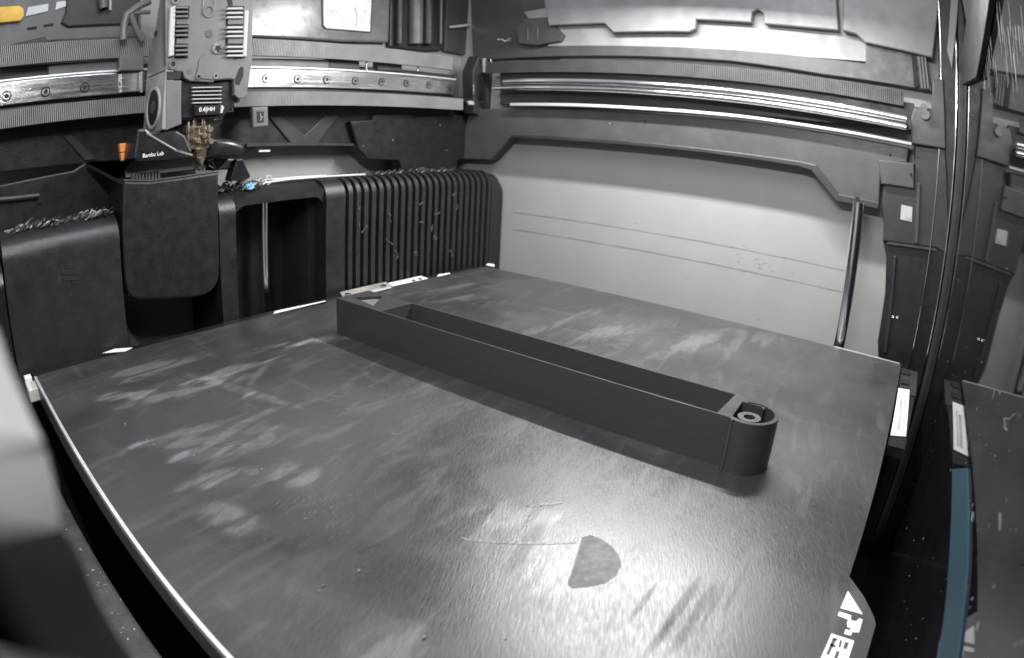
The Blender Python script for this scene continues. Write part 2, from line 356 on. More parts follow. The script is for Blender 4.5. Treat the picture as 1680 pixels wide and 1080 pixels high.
# dark door post below
dp = empty('front_post', (392, 10, 0), 'near black post under the corner block, right of the light side panel', 'post')
pts = ats([(1448, 392), (1455, 398), (1530, 410), (1556, 412), (1560, 470), (1540, 560), (1520, 640), (1480, 700), (1440, 700), (1440, 560), (1452, 480), (1454, 420)], 'x', 390)
MB().prism(pts, (10, 0, 0), 1).build('post_body', M_maroon, dp)
MB().prism(ats([(1456, 395), (1536, 408), (1538, 413), (1456, 401)], 'x', 387.5), (3, 0, 0), .4).build('post_lip', M_beam, dp)
MB().prism(ats([(1466, 420), (1471, 420), (1455, 580), (1448, 580)], 'x', 388), (3, 0, 0), .6).build('edge_bead', M_dgrey, dp)
for u, v in ((1465, 520), (1472, 521)):
    MB().cyl(at(u, v, 'x', 389.4), at(u, v, 'x', 390.2), .9, n=10).build('screw', M_steel, dp, True)
# front right vertical rods of the lift
rod('lift_rod', (Vector((374, 47, 92)), Vector((374, 47, -120))), 4.2, M_chrome, label='chrome lift rod standing in front of the light side panel', cat='rod', group='vertical lift rods')
rod('lift_rod', (Vector((182, 374, 74)), Vector((182, 374, -120))), 3.4, M_chrome, label='chrome lift rod inside the dark opening of the rear cover', cat='rod', group='vertical lift rods')

# ================================================================== GANTRY
YG = 372
g = empty('x_gantry', (150, YG + 6, 135), 'X axis gantry beam carrying the silver rail and two toothed belts', 'beam')
MB().box(-60, 366, YG + 4, YG + 14, 138, 158, 1).build('beam_body', M_dgrey, g)
MB().prism(ats([(-60, 185), (0, 179), (110, 168), (232, 162), (232, 172), (110, 178), (0, 192), (-60, 198)], 'y', YG - 1), (0, 4, 0), .5).build('lower_ledge', M_black, g)
MB().prism(ats([(400, 146), (600, 150), (776, 162), (776, 170), (600, 160), (400, 158)], 'y', YG - 1), (0, 4, 0), .5).build('lower_ledge', M_black, g)
MB().prism(ats([(80, 108), (195, 100), (232, 99), (232, 118), (195, 118), (80, 128)], 'y', YG + 1), (0, 6, 0), .5).build('upper_ledge', M_grey, g)
MB().prism(ats([(400, 96), (540, 98), (540, 112), (400, 111)], 'y', YG + 1), (0, 6, 0), .5).build('upper_ledge', M_grey, g)
for q in ([(540, 94), (590, 96), (590, 115), (540, 113)], [(620, 100), (660, 103), (660, 118), (620, 116)]):
    MB().prism(ats(q, 'y', YG + 1), (0, 6, 0), .8).build('clamp_block', M_dgrey, g)
for u in (601, 686): MB().cyl(at(u, 102, 'y', YG), at(u, 117, 'y', YG), 1).build('pin', M_steel, g, True)
rl = empty('linear_rail', (150, YG, 140), 'silver linear rail with a row of screws, bolted along the gantry', 'rail')
rpts = [(-60, 148), (0, 139.5), (95, 130), (195, 120.5), (300, 114), (407, 112), (560, 116), (650, 122), (757, 132.5)]
za = [at(u, v, 'y', YG) for u, v in rpts]
MB().box(-60, 362, YG, YG + 6, 139.8, 153, .7).build('rail_body', M_steel, rl)
MB().box(-60, 362, YG - .5, YG + 2, 153.2, 154.4, .3).build('rail_edge', M_rim, rl)
for u, v in ((11, 158), (75, 151), (139, 144), (203, 136.5), (436, 129), (488, 130), (536, 131), (583, 133), (626, 134.5), (667, 137), (704, 140), (740, 144)):
    p = at(u, v, 'y', YG - .2)
    s1 = MB().ring(p + Vector((0, -.5, 0)), (0, 1, 0), 1.3, 2.3, .8, 18).build('screw', M_steel, rl, True)
    MB().ring(p + Vector((0, -.15, 0)), (0, 1, 0), 2.35, 3.1, .3, 18).build('counterbore', M_hole, s1, True)
    MB().cyl(p + Vector((0, -.2, 0)), p + Vector((0, .4, 0)), 1.35, n=6).build('socket', M_hole, s1)
def xbelt(name, z0, z1, y, x0, x1, label):
    b = empty(name, (150, y, z0), label, 'belt', 'toothed belts along the gantry')
    MB().box(x0, x1, y, y + 1.2, z0, z1).build('belt_band', M_belt, b)
    mb = MB(); x = x0
    while x < x1 - 1: mb.box(x, x + .6, y - 1.3, y, z0 + .2, z1 - .2); x += 1.25
    mb.build('belt_teeth', M_tooth, b, kind='stuff')
xbelt('drive_belt', 160.8, 172.8, 368, -40, 352, 'upper toothed black belt running above the silver rail')
xbelt('drive_belt', 126.8, 137.0, 368, -40, 368, 'lower toothed black belt running below the silver rail')
ge = empty('gantry_end_block', (385, YG, 120), 'dark block with shiny pins at the right end of the gantry', 'block')
MB().prism(ats([(776, 118), (786, 92), (816, 94), (822, 160), (814, 188), (790, 192), (778, 186)], 'y', 366), (0, 12, 0), 1).build('block_body', M_dgrey, ge)
MB().cyl(at(795, 96, 'y', 362), at(795, 119, 'y', 362), 2.2).build('pin', M_chrome, ge, True)
MB().cyl(at(806, 98, 'y', 364), at(806, 119, 'y', 364), 1.5).build('pin', M_steel, ge, True)
MB().cyl(at(777, 139, 'y', 365), at(777, 155, 'y', 365), .9).build('pin', M_steel, ge, True)
MB().prism(ats([(768, 166), (776, 166), (779, 172), (770, 172)], 'y', 364), (0, 2, 0)).build('metal_tab', M_rim, ge)
MB().prism(ats([(783, 122), (798, 122), (797, 164), (785, 164)], 'y', 365), (0, 2, 0), .6).build('cover_plate', M_black, ge)

# ================================================================== TOOLHEAD
YT = 333
xs = at(272, 110, 'y', YT).x + .2
th = empty('toolhead', (115, 345, 92), 'grey printer toolhead with finned front and brass coloured hotend, parked at the rear left', 'toolhead')
# front plate
fp = MB().prism(ats([(273, -60), (418, -60), (414, 100), (408, 140), (404, 160), (392, 162), (385, 156), (384, 130), (352, 132), (350, 135), (312, 133), (303, 128), (300, 118), (273, 115)], 'y', YT), (0, 5, 0), .5).build('front_plate', M_grey, th)
# side housing (left face goes back to the rail)
side = [Vector((xs, YT + .2, 205)), Vector((xs, YT + .2, 115)), Vector((xs, 350, 112)), Vector((xs, 366, 112.5)), Vector((xs, 368, 116)), Vector((xs, 368, 158)), Vector((xs, 359, 178)), Vector((xs, 357, 215)), Vector((xs, YT + .2, 215))]
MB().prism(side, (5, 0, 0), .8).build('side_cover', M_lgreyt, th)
MB().box(98.5, 142, 340, 367, 128, 215, 1).build('inner_body', M_black, th)
MB().prism([at(272.5, 132, 'y', YT - .2), at(298, 132, 'y', YT - .2), at(298, 204, 'y', YT - .2), at(272.5, 214, 'y', YT - .2)], (0, 8, 0), .6).build('corner_column', M_grey, th)
MB().prism(ats([(273.5, 117.5), (298, 117), (296, 130), (273.5, 131)], 'y', YT - .3), (0, .5, 0)).build('dark_gap', M_hole, th)
# round fan opening on the left side
fc = at(252, 177, 'x', xs - .1)
fo = MB().ring(fc + Vector((.3, 0, 0)), (-1, 0, 0), 10.5, 12.2, 1.2, 32).build('fan_ring', M_lgrey, th, True)
MB().cyl(fc + Vector((.2, 0, 0)), fc + Vector((-.2, 0, 0)), 10.5, n=32).build('fan_opening', M_hole, fo)
MB().cyl(fc + Vector((-.3, 0, 0)), fc + Vector((-.8, 0, 0)), 4, n=24).build('fan_hub', M_beam, fo, True)
MB().cyl(at(257, 55, 'x', xs), at(257, 55, 'x', xs - .5), 1.8, n=16).build('side_hole', M_hole, th)
MB().tube([at(244, 127, 'x', xs - .1), at(258, 121, 'x', xs - .1), at(271, 115.5, 'x', xs - .1)], .3, 6).build('seam', M_hole, th)
# carriage on rail left, and cable bracket above
MB().prism(ats([(196, 94), (236, 92), (236, 115), (196, 116)], 'y', 366), (0, 6, 0), .6).build('carriage', M_grey, th)
MB().prism(ats([(198, 121), (228, 119), (229, 150), (199, 152)], 'y', 369), (0, 3, 0), .5).build('carriage', M_steel, th)
MB().cyl(at(232, 118, 'y', 365), at(232, 152, 'y', 365), .9).build('carriage_pin', M_chrome, th, True)
mb = MB(); mb.tube(ats([(246, 2), (228, 10), (214, 20), (208, 24), (204, 38), (202, 66)], 'y', 360), 2.4, 10)
mb.tube(ats([(214, 22), (222, 45), (234, 66)], 'y', 360), 2.0, 10); mb.tube(ats([(214, 22), (246, 20)], 'y', 360), 1.4, 10)
mb.build('cable_bracket', M_grey, th, True)
# heatsink fins on both sides of the front
MB().prism(ats([(280, 12), (289, 9), (286, 91), (277, 93)], 'y', YT - 2), (0, 3, 0), .6).build('edge_bar', M_lgrey, th)
MB().prism(ats([(402, 16), (409, 18), (405, 94), (399, 92)], 'y', YT - 2), (0, 3, 0), .6).build('edge_bar', M_lgrey, th)
for side_, (ua, ub) in enumerate(((288, 311), (372, 401))):
    MB().prism(ats([(ua, 10), (ub, 10), (ub - 3, 96), (ua - 2, 96)], 'y', YT - .3), (0, .5, 0)).build('fin_recess', M_hole, th)
    for gv in (10, 41, 73):
        for k in range(3):
            v = gv + k * 7.2 + (1.5 if side_ else 0)
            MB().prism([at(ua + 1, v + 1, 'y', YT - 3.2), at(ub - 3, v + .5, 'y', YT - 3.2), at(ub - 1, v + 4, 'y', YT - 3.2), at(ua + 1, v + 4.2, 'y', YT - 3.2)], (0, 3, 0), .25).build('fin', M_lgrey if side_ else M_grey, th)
    for gv in (31, 63):
        MB().prism([at(ua + 2, gv, 'y', YT - 1.2), at(ub - 1, gv, 'y', YT - 1.2), at(ub - 1, gv + 9, 'y', YT - 1.2), at(ua + 2, gv + 9, 'y', YT - 1.2)], (0, 1, 0), .3).build('fin_block', M_grey, th)
# bosses and screws on the front
def bolt(u, v, r, m=M_screw, y=YT):
    p = at(u, v, 'y', y); s = MB().ring(p + Vector((0, -1.1, 0)), (0, 1, 0), r * .5, r, 1.3, 20).build('bolt', m, th, True)
    MB().cyl(p + Vector((0, -.7, 0)), p, r * .5, n=6).build('socket', M_hole, s); return s
bolt(283, 106, 2.8); bolt(287, 1, 2.5); bolt(356, 80, 3.4, M_chrome); bolt(325, 126, 1.7); bolt(353, 125, 1.7)
MB().ring(at(342, 18, 'y', YT) + Vector((0, -.8, 0)), (0, 1, 0), 2.5, 4.1, 1.0, 24).build('boss', M_grey, th, True)
MB().cyl(at(343, 55, 'y', YT - 1.2), at(343, 55, 'y', YT), 2.2, n=20).build('boss', M_grey, th, True)
for u in (333, 352): MB().tube([at(u, -40, 'y', YT), at(u, 18, 'y', YT)], .6, 8).build('raised_line', M_grey, th, True)
MB().cyl(at(310, 117, 'y', YT - .6), at(310, 117, 'y', YT), 1.4, n=14).build('boss', M_grey, th, True)
MB().prism(ats([(328, 97), (336, 89), (384, 91), (380, 128), (350, 131), (322, 128)], 'y', YT - .7), (0, .6, 0), .2).build('raised_patch', M_grey, th)
MB().prism(ats([(372, 0), (380, -10), (382, 10), (376, 13)], 'y', YT - .2), (0, .4, 0)).build('dark_notch', M_hole, th)
MB().prism(ats([(392, 114), (396, 109), (400, 112), (399, 124), (393, 139), (387, 138), (386, 130)], 'y', YT - .3), (0, .4, 0)).build('oval_slot', M_hole, th)
# hotend cooler: black body with five pale fins
MB().prism(ats([(299, 133), (352, 136), (384, 132), (385, 175), (375, 182), (362, 196), (299, 194)], 'y', YT + 3), (0, 14, 0), .6).build('cooler_body', M_blackg, th)
for k in range(5):
    v = 143 + k * 6.3
    MB().prism(ats([(316, v), (364, v - .8), (364, v + .8), (316, v + 1.8)], 'y', YT + 1), (0, 4, 0), .15).build('cooler_fin', M_lgrey, th)
MB().prism(ats([(318, 173), (362, 173), (361, 188), (319, 190)], 'y', YT + .5), (0, 4, 0), .3).build('nozzle_label', M_blackg, th)
text('nozzle_text', '0.4|HH', M_white, th, at(326, 183.5, 'y', YT + .4), (1, 0, .0), (0, 0, 1), 3.6, .1)
mb = MB(); mb.tube(ats([(380, 160), (381, 183), (366, 183), (363, 195), (350, 197)], 'y', YT + 4), .8, 8); mb.build('wire_clip', M_dgrey, th, True)
MB().prism(ats([(364, 172), (368, 176), (365, 186), (361, 186)], 'y', YT + 1), (0, 3, 0), .3).build('clip', M_lgrey, th)
# hotend: heater block, screws, nozzle
ht = MB().prism(ats([(305, 207), (346, 205), (348, 240), (336, 246), (313, 246), (306, 238)], 'y', YT + 6), (0, 12, 0), 1.2).build('heater_block', M_brass, th)
rr = random.Random(3)
for k in range(5):
    u = 309 + k * 8.6; mb = MB(); mb.tube([at(u, 203 + rr.uniform(-6, 6), 'y', YT + 5), at(u + rr.uniform(-2, 2), 225, 'y', YT + 4.6), at(u + rr.uniform(-3, 3), 236 + rr.uniform(-3, 3), 'y', YT + 5)], .45 + rr.random() * .35, 8)
    mb.build('wire', M_brass, ht, True)
for u, v in ((312, 212), (346, 212), (325, 230), (347, 232), (335, 222)):
    MB().cyl(at(u, v, 'y', YT + 3), at(u, v, 'y', YT + 6), 1.6, n=12).build('screw', M_brass, ht, True)
MB().cyl(at(333, 188, 'y', YT + 8), at(333, 205, 'y', YT + 8), 1.6).build('heat_break', M_steel, th, True)
MB().cyl(at(320, 190, 'y', YT + 8), at(319, 207, 'y', YT + 8), 1.2).build('heat_break', M_brass, th, True)
mb = MB(); mb.cyl(at(327, 244, 'y', YT + 10), at(328, 258, 'y', YT + 10), 6, 4.6, 6); mb.cyl(at(328, 258, 'y', YT + 10), at(329, 272, 'y', YT + 10), 4.4, 1.0, 16); mb.build('nozzle', M_brass, th, True)
mb = MB()
for k in range(9):
    u, v = rr.uniform(318, 345), rr.uniform(262, 276); mb.tube([at(u, v, 'y', YT + 9), at(u + rr.uniform(-8, 8), v + rr.uniform(-8, 6), 'y', YT + 7), at(u + rr.uniform(-6, 10), v + rr.uniform(-2, 8), 'y', YT + 9)], .5, 6)
mb.build('burnt_filament', M_black, th, True)
# part cooling duct, left with the maker's name, right rounded
MB().prism(ats([(226, 212), (240, 210), (252, 222), (290, 244), (318, 252), (320, 260), (290, 263), (226, 266), (219, 260)], 'y', YT + 1), (0, 20, 0), 1.6).build('duct_cover', M_blackg, th)
MB().prism(ats([(236, 216), (290, 214), (304, 222), (316, 250), (300, 254), (278, 246), (254, 232)], 'y', YT + 3.5), (0, 14, 0), 1.4).build('duct_upper', M_black, th)
MB().tube(ats([(240, 219), (262, 232), (288, 247)], 'y', YT + 1), .8, 8).build('duct_edge', M_grey, th, True)
text('maker_name', 'Bambu Lab', M_white, th, at(233.5, 259, 'y', YT + .7), (1, 0, .02), (0, 0, 1), 3.0, .15)
MB().prism(ats([(346, 226), (376, 228), (402, 236), (405, 248), (398, 256), (345, 258)], 'y', YT + 4), (0, 16, 0), 3, 3).build('duct_cover', M_blackg, th, True)
MB().cyl(at(237, 208, 'x', xs - 1.5), at(240, 216, 'x', xs - 1.5), 1.4).build('pin', M_steel, th, True)
# clip right of toolhead on the lower belt
bc = MB().prism(ats([(414, 176), (440, 175), (441, 207), (415, 210)], 'y', 364), (0, 4, 0), 1).build('belt_clamp', M_grey, None, label='small grey frame shaped clamp on the lower belt right of the toolhead', cat='clamp')
bcp = MB().prism(ats([(421, 183), (433, 183), (433, 201), (422, 202)], 'y', 363.8), (0, .5, 0)).build('opening', M_hole, bc)
bcp2 = MB().tube(ats([(427, 186), (428, 193), (431, 191), (427, 198)], 'y', 363.6), .3, 6).build('inner_pin', M_lgrey, bc)
# wiper arm
wa = empty('wiper_arm', (150, 350, 80), 'black wiper arm with rubber blade right of the nozzle, over the debris', 'wiper')
MB().prism(ats([(345, 258), (400, 262), (404, 276), (350, 280)], 'y', 352), (0, 12, 0), 1).build('arm', M_black, wa)
MB().prism(ats([(388, 262), (398, 260), (412, 290), (400, 298), (378, 296)], 'y', 348), (0, 8, 0), .8).build('blade', M_blackg, wa)
# orange clip
oc = empty('orange_clip', (78, 356, 90), 'small two piece orange clip left of the black duct', 'clip')
MB().prism(ats([(196, 236), (208, 234.5), (207, 249), (198, 250)], 'y', 356), (0, 4, 0), .4).build('clip_upper', M_orange, oc)
MB().prism(ats([(198, 251.5), (207, 250), (210, 263), (200, 264)], 'y', 355), (0, 4, 0), .4).build('clip_lower', M_orange, oc)

# ================================================================== REAR COVERS
# purge bin under the nozzle
pb = empty('purge_bin', (100, 350, 10), 'black open topped purge bin under the nozzle with rounded lower corner', 'bin')
YB = 342
front = ats([(203, 297), (245, 298), (300, 291), (359, 282), (361, 430), (360, 452), (356, 467), (348, 477), (336, 484), (318, 488), (270, 491), (228, 492), (217, 488), (210, 479), (206, 462), (204, 440), (201, 380)], 'y', YB)
MB().prism(front, (0, 4, 0), 1.5).build('bin_front', M_black, pb)
p0, p1 = at(203, 297, 'y', YB), at(140, 266, 'y', 372)
MB().prism([Vector((front[0].x, YB + 2, front[0].z)), Vector((front[0].x, YB + 2, 26)), Vector((front[0].x, 380, 26)), Vector((front[0].x - 0, 380, front[0].z))], (3, 0, 0), 1).build('bin_side', M_black, pb)
MB().prism([Vector((front[3].x - 3, YB + 2, front[3].z - 1)), Vector((front[3].x - 3, YB + 2, 26)), Vector((front[3].x - 3, 380, 26)), Vector((front[3].x - 3, 380, front[3].z - 1))], (3, 0, 0), 1).build('bin_side', M_black, pb)
MB().box(front[0].x, front[3].x, 378, 381, 26, front[0].z).build('bin_back', M_black, pb)
MB().prism([front[0] + Vector((0, 2, -.5)), at(140, 266, 'y', 374), at(212, 262, 'y', 374), Vector((front[0].x + 3, 374, front[0].z - .5))], (0, 0, -2)).build('bin_flange', M_black, pb)
MB().box(front[0].x + 3, front[3].x - 3, YB + 4, 378, 60, 62).build('bin_floor', M_maroon, pb)
MB().tube([p + Vector((0, .6, .3)) for p in front[:4]], .7, 8).build('bin_rim', M_dgrey, pb, True)
MB().tube([front[0] + Vector((.5, .6, .3)), Vector((front[0].x + .5, 378, front[0].z + .3))], .7, 8).build('bin_rim', M_dgrey, pb, True)
MB().box(front[0].x + 6, front[0].x + 26, YB + 5, YB + 8, 84, 89).build('brush_holder', M_dgrey, pb)
for k in range(9): MB().box(front[0].x + 7 + k * 2.1, front[0].x + 8 + k * 2.1, YB + 4.2, YB + 8.8, 84.5, 92).build('bristle', M_grey, pb)
# left box cover: profile in yz extruded along x, with rounded top edge
def rounded_top(x0, x1, yf, yb, z0, z1, r, n=8):
    pts = [Vector((x0, yb, z0)), Vector((x0, yf, z0))]
    for k in range(n + 1):
        t = math.pi / 2 * k / n; pts.append(Vector((x0, yf + r - r * math.cos(t), z1 - r + r * math.sin(t))))
    pts.append(Vector((x0, yb, z1))); return pts, (x1 - x0, 0, 0)
lc = empty('left_rear_cover', (20, 355, -40), 'large black rounded cover at the left rear with a dark emblem on its face', 'cover')
zt = at(120, 352, 'y', 350).z - 4
pts, vec = rounded_top(-9, 64.5, 343, 392, -120, zt, 14)
MB().prism(pts, vec).build('cover_shell', M_shell, lc, True)
pts, vec = rounded_top(-60, -10.5, 336, 392, -120, zt - 12, 16)
MB().prism(pts, vec).build('end_shell', M_blackg, lc, True)
for q in ([(107, 434), (121, 433), (121, 440), (107, 441)], [(101, 443), (127, 441), (128, 450), (101, 451)], [(103, 454), (129, 452), (130, 460), (103, 461)], [(105, 463), (112, 462), (112, 467), (105, 468)], [(118, 462), (130, 461), (129, 466), (118, 467)]):
    MB().prism(ats(q, 'y', 342.7), (0, .4, 0)).build('emblem_block', M_hole, lc)
bk2 = empty('rear_shelf', (20, 380, 60), 'dark stepped housing behind the left cover under the beam', 'housing')
MB().prism(ats([(-60, 300), (0, 304), (120, 280), (142, 266), (205, 262), (215, 380), (-60, 400)], 'y', 378), (0, 10, 0), 1).build('housing_face', M_black, bk2)
MB().tube(ats([(-30, 330), (20, 326), (64, 321)], 'y', 376), 1.6, 8).build('long_slot', M_dgrey, bk2, True)
MB().prism(ats([(60, 320), (69, 320), (69, 333), (62, 334)], 'y', 376.5), (0, 2, 0)).build('slot_end', M_hole, bk2)
# main rear cover: frame around the opening, ribs, end cap
rc = empty('rear_cover', (250, 360, -40), 'black rear cover with an arched opening and a row of curved ribs', 'cover')
xo0 = at(388, 420, 'y', YB).x; xo1 = at(535, 420, 'y', YB).x; xr0 = at(566, 400, 'y', YB).x; xr1 = at(803, 380, 'y', YB).x; xe = 391
zc = 76.0; x00 = 131
def tag_round(x0, x1, z, **kw):
    pts, vec = rounded_top(x0, x1, YB, 392, -120, z, 13); return pts, vec
pts, vec = tag_round(x00, xo0, zc - 2); MB().prism(pts, vec).build('frame_post', M_black, rc, True)
pts, vec = tag_round(xo1, xr0, zc); MB().prism(pts, vec).build('frame_post', M_black, rc, True)
# arched lintel with rounded inner corners
zl = at(460, 328, 'y', YB).z - 1
mb = MB(); 
lp = [Vector((xo0, 0, zc)), Vector((xo0, 0, zl - 9))]
for k in range(7):
    t = math.pi / 2 * k / 6; lp.append(Vector((xo0 + 9 - 9 * math.cos(t), 0, zl - 9 + 9 * math.sin(t))))
for k in range(7):
    t = math.pi / 2 * k / 6; lp.append(Vector((xo1 - 9 + 9 * math.sin(t), 0, zl - 9 + 9 * math.cos(t))))
lp += [Vector((xo1, 0, zl - 9)), Vector((xo1, 0, zc))]
lp = [p + Vector((0, YB + 2.5, 0)) for i, p in enumerate(lp) if i not in (2, len(lp) - 3)]
lp[0].z = zc - 6; lp[-1].z = zc - 6
mb.prism(lp, (0, 10, 0)); mb.build('frame_lintel', M_black, rc, True)
pts = [Vector((xo0, YB + 2.5, zc - 6.2)), Vector((xo0, YB + 13, zc - .5)), Vector((xo0, 392, zc - .5)), Vector((xo0, 392, zc - 6)), Vector((xo0, YB + 12, zc - 9))]
MB().prism(pts, (xo1 - xo0, 0, 0)).build('frame_top', M_black, rc, True)
MB().box(xo0 - 1, xo1 + 1, 388, 391, -120, 70).build('opening_back', M_maroon, rc)
MB().box(xo0 + .2, xo0 + 3, YB + 13, 388, -120, 68).build('inner_wall', M_maroon, rc)
MB().box(xo1 - 6, xo1 - .2, YB + 13, 388, -120, 68).build('inner_wall', M_maroon, rc)
# ribs
pts, vec = rounded_top(xr0, xr1, YB + 5, 392, -120, zc - 4.2, 10)
MB().prism(pts, vec).build('rib_back', M_black, rc)
NR = 22; pitch = (xr1 - xr0) / NR
rib0 = None
for k in range(NR):
    if rib0 is None:
        pts, vec = rounded_top(xr0 + pitch * .45, xr0 + pitch * .97, YB + .2, 391, -118, zc - .3, 12)
        rib0 = MB().prism(pts, vec).build('rib', M_maroon, rc, True)
    else: copy_part(rib0, rc, (pitch * k, 0, 0))
pts, vec = tag_round(xr1 + .5, xe, zc - 3); MB().prism(pts, vec, 0).build('end_cap', M_maroon, rc, True)
pts, vec = rounded_top(xe, xe + 9, YB + 4, 392, -120, zc - 8, 13); MB().prism(pts, vec, 0).build('end_cap', M_maroon, rc, True)

# debris of filament on covers
def clump(name, cx, cy, cz, rx, ry, rz, n, r, m, label, seed):
    q = random.Random(seed); mb = MB()
    for k in range(n):
        c = Vector((cx + q.uniform(-rx, rx), cy + q.uniform(-ry, ry), cz + abs(q.gauss(0, .4)) * rz)); R = q.uniform(.8, 3.2); a = q.uniform(0, 6.3); w = q.uniform(1.5, 5); pts = []
        tilt = q.uniform(-1, 1)
        for i in range(9):
            t = a + w * i / 8; pts.append(c + Vector((R * math.cos(t), R * math.sin(t) * .8, R * .5 * math.sin(t * 1.3 + tilt) + R * .3)))
        mb.tube(pts, r * q.uniform(.6, 1.3), 5)
    return mb.build(name, m, None, True, label=label, cat='debris', kind='stuff')
clump('filament_debris', 32, 358, zt, 32, 7, 2.5, 130, .42, M_debris, 'curly dark filament scraps piled on the left rear cover', 1)
clump('filament_debris', 50, 357, zt + .5, 8, 4, 2.5, 16, .4, M_debrisw, 'pale curled filament scraps at the right end of the left cover', 2)
clump('filament_debris', 12, 357, zt, 16, 5, 1.6, 16, .4, M_debrisw, 'pale curled filament scraps near the left picture edge', 9)
clump('filament_debris', 152, 358, zc - 1, 15, 7, 3.5, 90, .5, M_debris, 'dark curled filament scraps under the wiper arm', 3)
clump('filament_debris', 166, 358, zc - .5, 9, 5, 4, 26, .4, M_debrisw, 'pale tangled filament blob beside the wiper arm', 4)
clump('filament_debris', 162, 352, zc - 1, 4, 2, 2, 7, .5, mat('blue_filament', (.2, .5, .75), .35), 'pale blue filament scrap beside the pale blob', 5)
clump('filament_debris', 305, 364, zc - 1, 50, 7, 2, 70, .45, M_debris, 'thin dark filament scraps along the top of the ribs', 6)
mb = MB(); a = Vector((172, 357, zc + 1)); 
mb.tube([a, a + Vector((20, 0, .6)), a + Vector((45, -1, .4)), a + Vector((83, -2, -.2))], .75, 8); mb.tube([a + Vector((0, 0, 1.6)), a + Vector((22, 0, 1.6)), a + Vector((50, 0, .9))], .6, 8)
mb.build('filament_strand', M_debrisw, None, True, label='long straight white filament strand lying across the ribbed cover top', cat='strand')
q = random.Random(11); mb = MB()
for k in range(15):
    x = q.uniform(xr0 + 8, xr1 - 8); z = q.uniform(12, 62); c = Vector((x, YB - .4, z)); pts = [c]
    for i in range(4): c = c + Vector((q.uniform(-3, 3), q.uniform(-.5, .2), q.uniform(-3, 3))); pts.append(c)
    mb.tube(pts, .2, 5)
mb.build('filament_hair', mat('hair_filament', (.12, .11, .108), .4), None, True, label='thin stray filament hairs caught on the ribs', cat='debris', kind='stuff')

# ================================================================== HEATED BED AND PLATE
bed = empty('heated_bed', (180, 165, -12), 'dark heated bed carrying the build plate, with white labels at its edges', 'bed')
MB().prism([Vector(p) for p in ((-1.6, 0, -11), (363, 0, -11), (363, 334, -11), (-1.6, 334, -11))], (0, 0, 9.2), .6).build('bed_body', M_beam, bed)
MB().box(8, 352, 10, 325, -28, -11.3, 1).build('insulation', M_black, bed)
MB().box(-1.2, 362, 330.6, 341, -3.2, -1.6, .4).build('rear_shelf', M_black, bed)
def flat(name, pts, z, h, m, par, **kw): return MB().prism([Vector((p[0], p[1], z)) for p in pts], (0, 0, h)).build(name, m, par, **kw)
def flatpx(name, px, z, h, m, par, **kw): return flat(name, ats(px, 'z', z), z, h, m, par, **kw)
for px in ([(168, 580), (188, 573), (217, 571), (205, 577)], [(448, 516), (452, 511), (534, 494), (536, 498)], [(717, 454), (719, 451), (738, 448), (738, 452)], [(797, 435), (801, 432.5), (811, 434), (811, 438)]):
    flatpx('white_pad', px, -.2, .2, M_white, bed)
# rear label: white frame with dark hatching
flatpx('rear_label', [(634, 466), (690, 453.5), (704, 458), (650, 471.5)], -.4, .3, M_white, bed)
for k in range(7):
    u = 645 + k * 4.2; w = 467.6 - k * 1.0
    flatpx('label_stroke', [(u, w), (u + 1.6, w - .4), (u + 4.5, w - 4.6), (u + 2.7, w - 4.2)], .0, .05, M_ink, bed)
for px in ([(674, 459.5), (680, 458), (683, 460.5), (677, 462)], [(684, 457), (690, 455.5), (694, 457.8), (688, 459.3)]):
    flatpx('label_icon', px, 0, .05, M_ink, bed)
# clamp strip with two screws, left of the rear label
flatpx('clamp_strip', [(558, 482), (632, 465), (645, 471), (564, 491)], .4, 1.0, M_clear, bed)
flatpx('clamp_edge', [(562, 490), (640, 471), (642, 472.5), (564, 493)], 1.5, .3, M_rim, bed)
for u, v in ((571, 484), (629, 470)):
    pp = at(u, v, 'z', 1.6); MB().cyl(pp, pp + Vector((0, 0, .8)), 2.2, n=14).build('screw', M_steel, bed, True)
# corner clip at the left rear
MB().box(-7.5, 1, 318, 331, -9, -2.2, .6).build('corner_clip', M_cream, bed)
MB().box(-7, -2.5, 333, 338, -6, -.5, .5).build('corner_clip', M_white, bed)
# front shelf with label at the right
flat('front_shelf', [(310, -1), (361, -1), (361, -13), (312, -13)], -8, 6, M_dgrey, bed)
flat('front_shelf', [(232, -1), (309, -1), (309, -12), (232, -10)], -7, 5, M_black, bed)
flatpx('front_label', [(1474, 638), (1492, 641), (1486, 717), (1461, 715)], -1.6, .4, M_whitel, bed)
flatpx('label_text', [(1477, 655), (1481, 655), (1477, 706), (1471, 706)], -1.1, .05, M_inkg, bed)
flatpx('label_text', [(1484, 650), (1486, 650), (1481, 708), (1479, 708)], -1.1, .05, M_inkg, bed)
flatpx('slot', [(1479, 606), (1494, 609), (1493, 616), (1478, 613)], -1.6, .3, M_hole, bed)
flatpx('slot', [(1478, 622), (1493, 625), (1492, 632), (1477, 629)], -1.6, .3, M_hole, bed)

